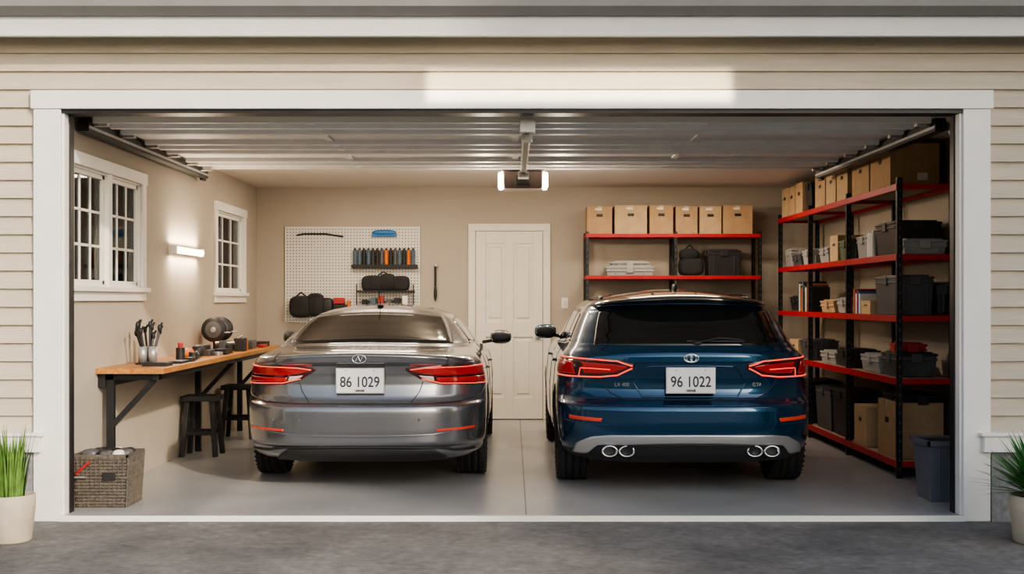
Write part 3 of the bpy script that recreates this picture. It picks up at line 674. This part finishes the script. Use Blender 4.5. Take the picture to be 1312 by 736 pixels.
    def side(s,name,bot,top,mt,off=.004,nu=24,nv=8,thk=.012):
        def res(keys):
            L=[0]
            for a,b in zip(keys[:-1],keys[1:]): L.append(L[-1]+math.hypot(a[0]-b[0],a[1]-b[1]))
            L=[l/L[-1] for l in L]; u=np.linspace(0,1,nu+1)
            return np.interp(u,L,[a for a,_ in keys]),np.interp(u,L,[b for _,b in keys])
        tb,zb=res(bot); tt,zt=res(top); b=MB(); nu2,nv2=nu+3,nv+3
        for sg in(-1,1):
            vs=[]
            for j in range(-1,nv+2):
                v=max(0,min(nv,j))/nv
                for i in range(-1,nu+2):
                    ii=max(0,min(nu,i)); y=tb[ii]*(1-v)+tt[ii]*v; z=zb[ii]*(1-v)+zt[ii]*v; bd=(i<0 or i>nu or j<0 or j>nv)
                    dy=(s.xs(y+.01,z)-s.xs(y-.01,z))/.02; dz=(s.xs(y,z+.006)-s.xs(y,z-.006))/.012
                    nn=Vector((1,-dy,-dz)).normalized(); p=Vector((s.xs(y,z),y,z))+nn*(off-thk if bd else off); vs.append((p.x*sg,p.y,p.z))
            fs=[(j*nu2+i,j*nu2+i+1,(j+1)*nu2+i+1,(j+1)*nu2+i) for j in range(nv2-1) for i in range(nu2-1)]
            if sg<0: fs=[f[::-1] for f in fs]
            b.add(vs,fs,mt,True)
        b.fin(name,s.e,normals=False)
    def sline(s,name,pts,mt='black',r=.003,sub=12):
        for sg in(-1,1):
            cu=bpy.data.curves.new(name,'CURVE'); cu.dimensions='3D'; cu.bevel_depth=r; P=[]
            for (a,za),(c,zc) in zip(pts[:-1],pts[1:]):
                for t in range(sub+1): f=t/sub; y=a+(c-a)*f; z=za+(zc-za)*f; P.append((sg*s.xs(y,z),y,z))
            sp=cu.splines.new('POLY'); sp.points.add(len(P)-1)
            for i,p in enumerate(P): sp.points[i].co=(*p,1)
            cu.materials.append(M[mt]); o=bpy.data.objects.new(name,cu); COL.objects.link(o); o.parent=s.e
    def wheels(s,ys,r,xc,w):
        for j,ya in enumerate(ys):
            for sg in(-1,1):
                b=MB(); c=(sg*xc,ya,r); h=w/2
                prof=[(r*.66,-h*.80),(r*.72,-h*.95),(r*.84,-h),(r*.93,-h*.96),(r*.985,-h*.82)]
                for g in(-.45,0,.45):
                    prof+=[(r,h*(g-.06)-.012),(r-.0,h*g-.006),(r-.010,h*g-.005),(r-.010,h*g+.005),(r,h*g+.006)]
                prof=[p for p in prof]+[(r*.985,h*.82),(r*.93,h*.96),(r*.84,h),(r*.72,h*.95),(r*.66,h*.80)]
                b.lathe(prof,c,'tyre',n=48,axis='x')
                for k in range(44):
                    t=2*math.pi*k/44
                    for s2 in(-1,1):
                        p=Vector((c[0]+s2*h*.80,ya+math.cos(t)*(r-.004),r+math.sin(t)*(r-.004))); q=Vector((c[0]+s2*h*.97,ya+math.cos(t)*r*.945,r+math.sin(t)*r*.945)); b.beam(p,q,.018,.012,'tyre')
                b.lathe([(r*.67,-h*.8),(r*.62,-h*.75),(r*.60,h*.0),(r*.62,h*.75),(r*.67,h*.8)],c,'silver',n=40,axis='x')
                o=sg*h*.62
                b.lathe([(0,o),(r*.13,o),(r*.15,o-sg*.02),(r*.15,o-sg*.06)],c,'silver',n=20,axis='x')
                for k in range(10):
                    t=2*math.pi*k/10+.1; b.beam((c[0]+o-sg*.01,ya+math.cos(t)*r*.12,r+math.sin(t)*r*.12),(c[0]+o,ya+math.cos(t)*r*.63,r+math.sin(t)*r*.63),.03,.018,'silver',up=(1,0,0))
                b.lathe([(0,-sg*h*.2),(r*.6,-sg*h*.2)],c,'black',n=30,axis='x')
                b.fin('wheel_%s_%s'%(['rear','front'][j],'left' if sg<0 else 'right'),s.e)
    def plate(s,z,y,txt,small=''):
        b=MB(); b.box(-.166,.166,y-.008,y,z-.085,z+.085,'plate'); b.box(-.172,.172,y-.004,y+.012,z-.091,z+.091,'silver')
        for x in(-.1,.1): b.cyl((x,y-.011,z+.072),(x,y-.006,z+.072),.006,'steel',n=10)
        b.fin('licence_plate',s.e,.002)
        for t,sz,dz in((txt,.105,-.012),(small,.02,-.07)):
            cu=bpy.data.curves.new('plate_text','FONT'); cu.body=t; cu.size=sz; cu.extrude=.001; cu.align_x='CENTER'; cu.align_y='CENTER'; cu.offset=.0012
            cu.materials.append(M['ink']); o=bpy.data.objects.new('plate_text',cu); o.rotation_euler=(math.pi/2,0,0); o.location=(0,y-.0095,z+dz); o.scale=(.82,1,1); COL.objects.link(o); o.parent=s.e
    def emblem(s,z,kind):
        p=s.surf(0,z); b=MB(); N=24
        def loop(rx,rz,dx=0):
            pts=[(dx+rx*math.cos(t),p.y-.010,z+rz*math.sin(t)) for t in[2*math.pi*i/N for i in range(N+1)]]; b.tube(pts,.004,'chrome',n=6)
        if kind==0:
            loop(.048,.030); b.tube([(-.025,p.y-.011,z-.018),(-.008,p.y-.011,z+.018),(.008,p.y-.011,z-.018),(.027,p.y-.011,z+.018)],.004,'chrome',n=6)
        else:
            loop(.05,.028); loop(.02,.024,-.014); loop(.02,.024,.014)
        b.fin('emblem',s.e)
    def mirrors(s,y,z,x):
        b=MB()
        for sg in(-1,1):
            b.ell((sg*x,y,z),(.10,.06,.065),s.paint,p=.75); b.ell((sg*x,y-.035,z),(.086,.03,.05),'black',p=.75); b.beam((sg*(x-.17),y+.03,z-.05),(sg*(x-.05),y+.01,z-.03),.05,.03,'black')
        b.fin('door_mirrors',s.e)
    def handles(s,ysz):
        b=MB()
        for y,z in ysz:
            for sg in(-1,1): b.ell((sg*(s.xs(y,z)+.012),y,z),(.012,.10,.014),s.paint,p=.7)
        b.fin('door_handles',s.e)

# ---- sedan   z, yr, yf, w, Lr, Lf, n, k
sed=[(.19,.20,4.50,.76,.75,.8,3.0,0),(.21,.12,4.58,.82,.75,.8,3.0,0),(.25,.06,4.62,.855,.75,.8,3.0,0),(.30,.045,4.65,.868,.75,.85,3.0,0),(.33,.012,4.66,.876,.75,.85,3.0,0),
(.42,.0,4.68,.882,.75,.9,3.0,0),(.52,.0,4.68,.886,.75,.9,3.0,0),(.575,.003,4.67,.887,.75,.9,3.0,0),(.60,.018,4.66,.887,.75,.9,3.0,0),(.615,.060,4.65,.885,.72,.9,3.0,0),
(.66,.090,4.62,.883,.72,.9,3.0,0),(.74,.110,4.52,.879,.72,.9,3.0,.005),(.82,.108,4.35,.870,.72,.9,3.0,.01),(.88,.080,4.05,.856,.74,.9,3.0,.02),(.905,.045,3.95,.848,.75,.9,3.0,.025),(.93,.030,3.85,.836,.76,.9,3.0,.028),
(.957,.024,3.7,.818,.76,.9,3.0,.035),(.972,.05,3.6,.804,.78,.9,3.0,.037),(.985,.16,3.5,.79,.78,.9,3.0,.038),(.998,.36,3.42,.772,.8,.9,3.0,.035),(1.010,.52,3.35,.757,.8,.9,3.0,.03),
(1.03,.60,3.28,.742,.8,.9,2.9,.028),(1.10,.78,3.1,.70,.8,.9,2.9,.03),(1.18,1.0,2.9,.645,.8,.8,2.9,.035),(1.24,1.18,2.7,.595,.8,.7,2.8,.04),(1.275,1.34,2.55,.55,.7,.6,2.7,.045),(1.30,1.55,2.4,.47,.5,.5,2.5,.04),(1.315,1.75,2.25,.34,.25,.25,2.3,.03),(1.32,1.85,2.15,.15,.14,.14,2.0,.01)]
c=Car('sedan_car',-1.075,0.93,sed,M['silverpaint'],M['glass_s']); c.blackz=.205
c.body([(.98,.37),(3.72,.37)])
c.wheels((.98,3.72),.325,.765,.225)
c.patch('rear_window',[(-.60,1.022),(0,1.038),(.60,1.022)],[(-.50,1.215),(0,1.243),(.50,1.215)],'glass_s',nu=40,nv=16)
c.patch('rear_window_gasket',[(-.625,1.012),(0,1.029),(.625,1.012)],[(-.515,1.225),(0,1.254),(.515,1.225)],'black',off=.002,nu=40,nv=16,thk=.012)
c.side('side_window_rear',[(1.25,1.02),(1.75,1.0),(2.02,.99)],[(1.52,1.185),(1.8,1.205),(2.02,1.21)],M['glass'])
c.side('side_window_front',[(2.08,.99),(3.05,.97)],[(2.08,1.21),(2.65,1.18)],M['glass'])
c.sline('window_trim',[(1.2,1.005),(1.75,.99),(3.1,.96)],'chrome',.006)
c.sline('door_seam',[(1.55,.35),(1.35,.6),(1.3,.95)]); c.sline('door_seam',[(2.05,.3),(2.05,.97)]); c.sline('door_seam',[(3.1,.3),(3.15,.93)])
for sg in(-1,1):
    f=lambda k:[(sg*x,z) for x,z in k][::sg]
    def P(nm,bt,tp,mt,**kw): c.patch(nm,f(bt),f(tp),mt,**kw)
    P('tail_lamp_base',[(.32,.845),(.42,.782),(.55,.742),(.870,.725)],[(.32,.860),(.45,.872),(.6,.880),(.853,.872)],'lampdark',off=.006)
    P('tail_lamp_red',[(.36,.846),(.46,.818),(.58,.808),(.858,.804)],[(.37,.854),(.46,.862),(.6,.868),(.8515,.860)],'lampred',off=.010)
    P('tail_lamp_lower',[(.54,.762),(.868,.748)],[(.53,.790),(.862,.790)],'lampred',off=.010,nv=4)
    P('reverse_lamp',[(.43,.793),(.48,.775),(.52,.768)],[(.41,.810),(.46,.804),(.51,.800)],'lampclear',off=.011,thk=.008,nv=4)
    c.line('lamp_led',f([(.35,.854),(.45,.866),(.6,.873),(.80,.872),(.851,.866)]),'led',.004,.010)
    c.line('lamp_led',f([(.43,.783),(.56,.751),(.80,.740),(.868,.735)]),'led',.004,.010)
    P('bumper_reflector',[(.54,.418),(.81,.425)],[(.54,.434),(.81,.442)],'refl',off=.006,nv=4)
    c.line('bumper_seam',f([(.0,.612),(.5,.612),(.7,.62),(.85,.66),(.876,.72)]),'black',.0035)
    c.line('trunk_seam',f([(.36,.615),(.42,.70),(.44,.765)]),'black',.003)
    c.line('trunk_seam',f([(.60,.880),(.62,.92),(.60,.962)]),'black',.003)
c.patch('rear_diffuser',[(-.60,.20),(.60,.20)],[(-.52,.285),(0,.30),(.52,.285)],'black',off=.010)
c.line('diffuser_trim',[(-.80,.27),(-.66,.275),(-.54,.300),(0,.31),(.54,.300),(.66,.275),(.80,.27)],'black',.008,.004)
c.line('bumper_crease',[(-.83,.45),(-.5,.395),(0,.39),(.5,.395),(.83,.45)],c.paint,.006,-.001)
c.plate(.775,.070,'86 1029','GARAGE')
c.emblem(.932,0)
c.mirrors(2.95,1.0,.97); c.handles([(1.55,.80),(2.75,.80)])
b=MB(); b.tube([(0,1.45,1.30),(0,1.32,1.42)],.004,'black'); b.ell((0,1.45,1.30),(.03,.05,.015),'black'); b.fin('roof_antenna',c.e)
b=MB()
for x in(-.62,-.42,.42,.62):
    p=c.surf(c.th(x,.50),.50); b.cyl((x,p.y-.0015,.50),(x,p.y+.01,.50),.010,'hole',n=16)
b.fin('parking_sensors',c.e)

# ---- suv
suv=[(.20,.24,4.3,.76,.7,.8,3.0,0),(.225,.14,4.36,.83,.7,.8,3.0,0),(.27,.075,4.40,.88,.7,.8,3.0,0),(.33,.045,4.42,.902,.7,.85,3.1,0),(.40,.015,4.44,.91,.7,.9,3.1,0),(.50,.0,4.45,.914,.7,.9,3.1,0),
(.585,.0,4.44,.916,.7,.9,3.1,0),(.615,.012,4.43,.916,.7,.9,3.1,0),(.635,.055,4.42,.915,.7,.9,3.1,0),(.66,.100,4.40,.913,.68,.9,3.1,0),(.72,.125,4.36,.908,.68,.9,3.1,0),(.80,.118,4.25,.902,.68,.9,3.1,0),
(.86,.085,4.1,.895,.7,.9,3.1,.005),(.92,.055,3.95,.884,.7,.9,3.1,.01),(.96,.055,3.8,.868,.7,.9,3.1,.015),(.99,.07,3.65,.85,.7,.9,3.1,.015),(1.02,.10,3.5,.825,.7,.9,3.1,.015),
(1.05,.135,3.35,.808,.7,.9,3.1,.015),(1.12,.205,3.1,.782,.7,.9,3.1,.02),(1.20,.285,2.9,.748,.7,.8,3.1,.02),(1.28,.365,2.7,.712,.7,.8,3.1,.025),(1.325,.41,2.6,.682,.7,.7,3.0,.028),
(1.335,.32,2.57,.672,.75,.7,3.0,.03),(1.345,.27,2.54,.662,.8,.7,3.0,.03),(1.365,.28,2.5,.645,.8,.7,3.0,.035),(1.385,.38,2.45,.61,.8,.6,2.9,.04),(1.405,.60,2.35,.54,.7,.55,2.7,.04),(1.42,.85,2.2,.42,.5,.5,2.5,.03),(1.43,1.15,2.0,.2,.3,.3,2.2,.01)]
c=Car('suv_car',1.235,0.72,suv,M['bluepaint'],M['glass']); c.blackz=.30; c.roofz=1.325
c.body([(.86,.39),(3.50,.39)])
c.wheels((.86,3.50),.345,.785,.235)
c.patch('rear_window',[(-.66,1.03),(0,1.03),(.66,1.03)],[(-.60,1.27),(0,1.31),(.60,1.27)],'glass',nu=40,nv=16)
c.side('side_window_quarter',[(.75,1.06),(1.2,1.03)],[(.90,1.24),(1.2,1.27)],M['glass'])
c.side('side_window_rear',[(1.26,1.03),(2.0,1.0)],[(1.26,1.27),(2.0,1.285)],M['glass'])
c.side('side_window_front',[(2.06,1.0),(3.05,.985)],[(2.06,1.285),(2.6,1.25)],M['glass'])
c.sline('door_seam',[(1.45,.35),(1.25,.6),(1.22,1.0)]); c.sline('door_seam',[(2.03,.3),(2.03,.99)]); c.sline('door_seam',[(3.05,.3),(3.1,.97)])
c.sline('window_trim',[(.72,1.045),(1.2,1.015),(3.1,.965)],'chrome',.006)
c.sline('roof_rail',[(.9,1.355),(1.5,1.37),(2.3,1.355)],'dark',.012)
for sg in(-1,1):
    f=lambda k:[(sg*x,z) for x,z in k][::sg]
    def P(nm,bt,tp,mt,**kw): c.patch(nm,f(bt),f(tp),mt,**kw)
    P('tail_lamp_base',[(.395,.875),(.50,.815),(.62,.80),(.895,.795)],[(.385,.905),(.50,.93),(.66,.94),(.876,.945)],'lampdark',off=.010)
    P('tail_lamp_red',[(.45,.878),(.53,.85),(.62,.842),(.72,.840)],[(.44,.890),(.52,.902),(.66,.910),(.74,.912)],'lampred',off=.014)
    P('tail_lamp_outer',[(.78,.830),(.893,.824)],[(.80,.915),(.880,.918)],'lampred',off=.014)
    c.line('lamp_led',f([(.40,.895),(.50,.922),(.66,.931),(.83,.935),(.876,.935)]),'led',.0055,.013)
    c.line('lamp_led',f([(.40,.88),(.50,.828),(.62,.813),(.83,.808),(.893,.808)]),'led',.0055,.013)
    c.line('lamp_led',f([(.55,.870),(.66,.875),(.745,.875),(.755,.815)]),'led',.004,.016)
    P('bumper_reflector',[(.62,.505),(.83,.515)],[(.61,.530),(.83,.540)],'refl',off=.006,nv=4)
    c.line('hatch_seam',f([(.0,.655),(.45,.655),(.55,.70),(.62,.795)]),'black',.0035)
    c.line('hatch_seam',f([(.69,1.03),(.68,.98),(.665,.945)]),'black',.003)
    c.line('plate_recess_edge',f([(.0,.675),(.33,.675),(.39,.77),(.33,.86),(.30,.885),(0,.892)]),c.paint,.006,.0)
    c.line('bumper_vent_edge',f([(.56,.485),(.86,.50),(.86,.56)]),c.paint,.006,-.001)
    b=MB(); p=c.surf(c.th(.5,.30),.30)
    for x in(.442,.560):
        b.lathe([(.030,.10),(.050,.10),(.058,.0),(.053,-.010),(.044,-.004),(.040,.09),(0,.09)],(sg*x,p.y-.03,.302),'chrome',n=28,axis='y',sy=.70)
        b.lathe([(0,.0),(.042,.0)],(sg*x,p.y+.0,.302),'black',n=28,axis='y',sy=.68)
    b.fin('exhaust_tips',c.e)
c.patch('rear_skid_trim',[(-.80,.28),(-.70,.275),(-.635,.345),(0,.365),(.635,.345),(.70,.275),(.80,.28)],[(-.78,.345),(-.68,.40),(-.55,.415),(0,.42),(.55,.415),(.68,.40),(.78,.345)],'silver',off=.014,nu=60,nv=8,thk=.022)
c.patch('lower_valance',[(-.68,.215),(.68,.215)],[(-.62,.345),(0,.36),(.62,.345)],'black',off=.006,nu=40)
c.plate(.79,.076,'96 1022','GARAGE')
c.emblem(.945,1)
c.mirrors(2.85,1.06,.93); c.handles([(1.5,.87),(2.65,.87)])
b=MB(); b.ell((0,.95,1.435),(.018,.07,.035),'black',p=.9); b.fin('roof_antenna',c.e)
b=MB(); p=c.surf(0,1.06); b.ell((0.05,p.y-.02,1.045),(.035,.02,.02),'black'); b.tube([(0.05,p.y-.025,1.05),(.20,p.y-.03,1.082),(.36,p.y-.02,1.07)],.007,'black'); b.box(-.02,.38,p.y-.018,p.y-.002,1.055,1.065,'black'); b.fin('rear_wiper',c.e)
for sg in(-1,1):
    cu=bpy.data.curves.new('badge','FONT'); cu.body='LX 400' if sg<0 else 'GT4'; cu.size=.035; cu.extrude=.002; cu.align_x='CENTER'; cu.materials.append(M['chrome']); o=bpy.data.objects.new('badge',cu); pp=c.surf(c.th(.5,.73),.73); o.location=(sg*.47,pp.y-.012,.745); o.rotation_euler=(math.pi/2,0,0.12*sg); COL.objects.link(o); o.parent=c.e

# unseen house-shaped block, added off camera to shade the drive from the sun
b=MB(); b.box(10.7,20,-14,-9,-.2,11.5,'siding'); b.hexa([(10.5,-14.2,11.5),(20.5,-14.2,11.5),(20.5,-8.8,11.5),(10.5,-8.8,11.5)],[(10.5,-11.6,13.5),(20.5,-11.6,13.5),(20.5,-11.5,13.5),(10.5,-11.5,13.5)],'roof')
for k in range(3):
    for yy in(-13.2,-11.5,-9.9): b.box(10.66,10.7,yy,yy+.9,1+3.4*k,2.6+3.4*k,'glossblack')
b.fin('sun_blocker_house')
b=MB()
random.seed(9)
for i in range(26): b.ell((-22+i*1.7+random.uniform(-.4,.4),-24+random.uniform(-.6,.6),.9),(1.3,1.1,1.1+random.uniform(0,.6)),'hedge',n=12,p=.8)
b.fin('hedge')

# ------------------------------------------------------------------ lights
def area(name,loc,rot,sx,sy,power,col,spread=None):
    l=bpy.data.lights.new(name,'AREA'); l.shape='RECTANGLE'; l.size=sx; l.size_y=sy; l.energy=power; l.color=col
    if spread: l.spread=spread
    o=bpy.data.objects.new(name,l); o.location=loc; o.rotation_euler=rot; COL.objects.link(o); return o
def point(name,loc,power,col,r=.05):
    l=bpy.data.lights.new(name,'POINT'); l.energy=power; l.color=col; l.shadow_soft_size=r; o=bpy.data.objects.new(name,l); o.location=loc; COL.objects.link(o); return o
warm=(1.0,.82,.62)
area('ceiling_fill_1',(-1.4,4.7,2.59),(0,0,0),1.2,.3,36,warm); area('ceiling_fill_2',(1.6,4.7,2.59),(0,0,0),1.2,.3,36,warm)  # unseen fill lamps added under the ceiling to brighten the interior
point('opener_bulb_1',(-.24,3.52,2.30),40,warm); point('opener_bulb_2',(.44,3.52,2.30),40,warm)
area('sconce_light_1',(XL+.06,3.07,1.82),(math.pi,0,0),.05,.9,10,(1,.80,.56)); area('sconce_light_2',(XL+.06,3.07,1.72),(0,0,0),.05,.9,9,(1,.80,.56)); area('sconce_light_3',(XL+.09,3.07,1.77),(0,-math.pi/2,0),.05,.9,12,(1,.80,.56))
su=bpy.data.lights.new('sun','SUN'); su.energy=3.0; su.angle=math.radians(1.5); su.color=(1,.85,.66)
o=bpy.data.objects.new('sun',su); COL.objects.link(o); d=Vector((-.62,.79,-.50)); o.rotation_euler=d.to_track_quat('-Z','Y').to_euler()
o=area('header_patch_lamp',(.42,-3.6,3.55),(0,0,0),1.9,.20,4.0,(1,.83,.60),math.radians(1.6))  # added off-frame lamp, projects a sunlit patch onto the header
o.rotation_euler=(Vector((.42,0,2.675))-Vector(o.location)).to_track_quat('-Z','Y').to_euler()

w=bpy.data.worlds.new('World'); S.world=w; w.use_nodes=True; nt=w.node_tree; bg=nt.nodes['Background']
sky=nt.nodes.new('ShaderNodeTexSky'); sky.sky_type='NISHITA'; sky.sun_disc=False; sky.sun_elevation=math.radians(22); sky.sun_rotation=math.radians(142); sky.air_density=1.2; sky.dust_density=3.0
hs=nt.nodes.new('ShaderNodeHueSaturation'); hs.inputs['Saturation'].default_value=.65
nt.links.new(sky.outputs[0],hs.inputs['Color']); nt.links.new(hs.outputs[0],bg.inputs[0]); bg.inputs[1].default_value=.27

cam=bpy.data.cameras.new('camera'); co=bpy.data.objects.new('camera',cam); COL.objects.link(co)
co.location=(0,-7.83,1.35); co.rotation_euler=(math.pi/2,0,0); cam.sensor_width=36; cam.lens=36*1600/1312; cam.shift_y=16/1312; S.camera=co
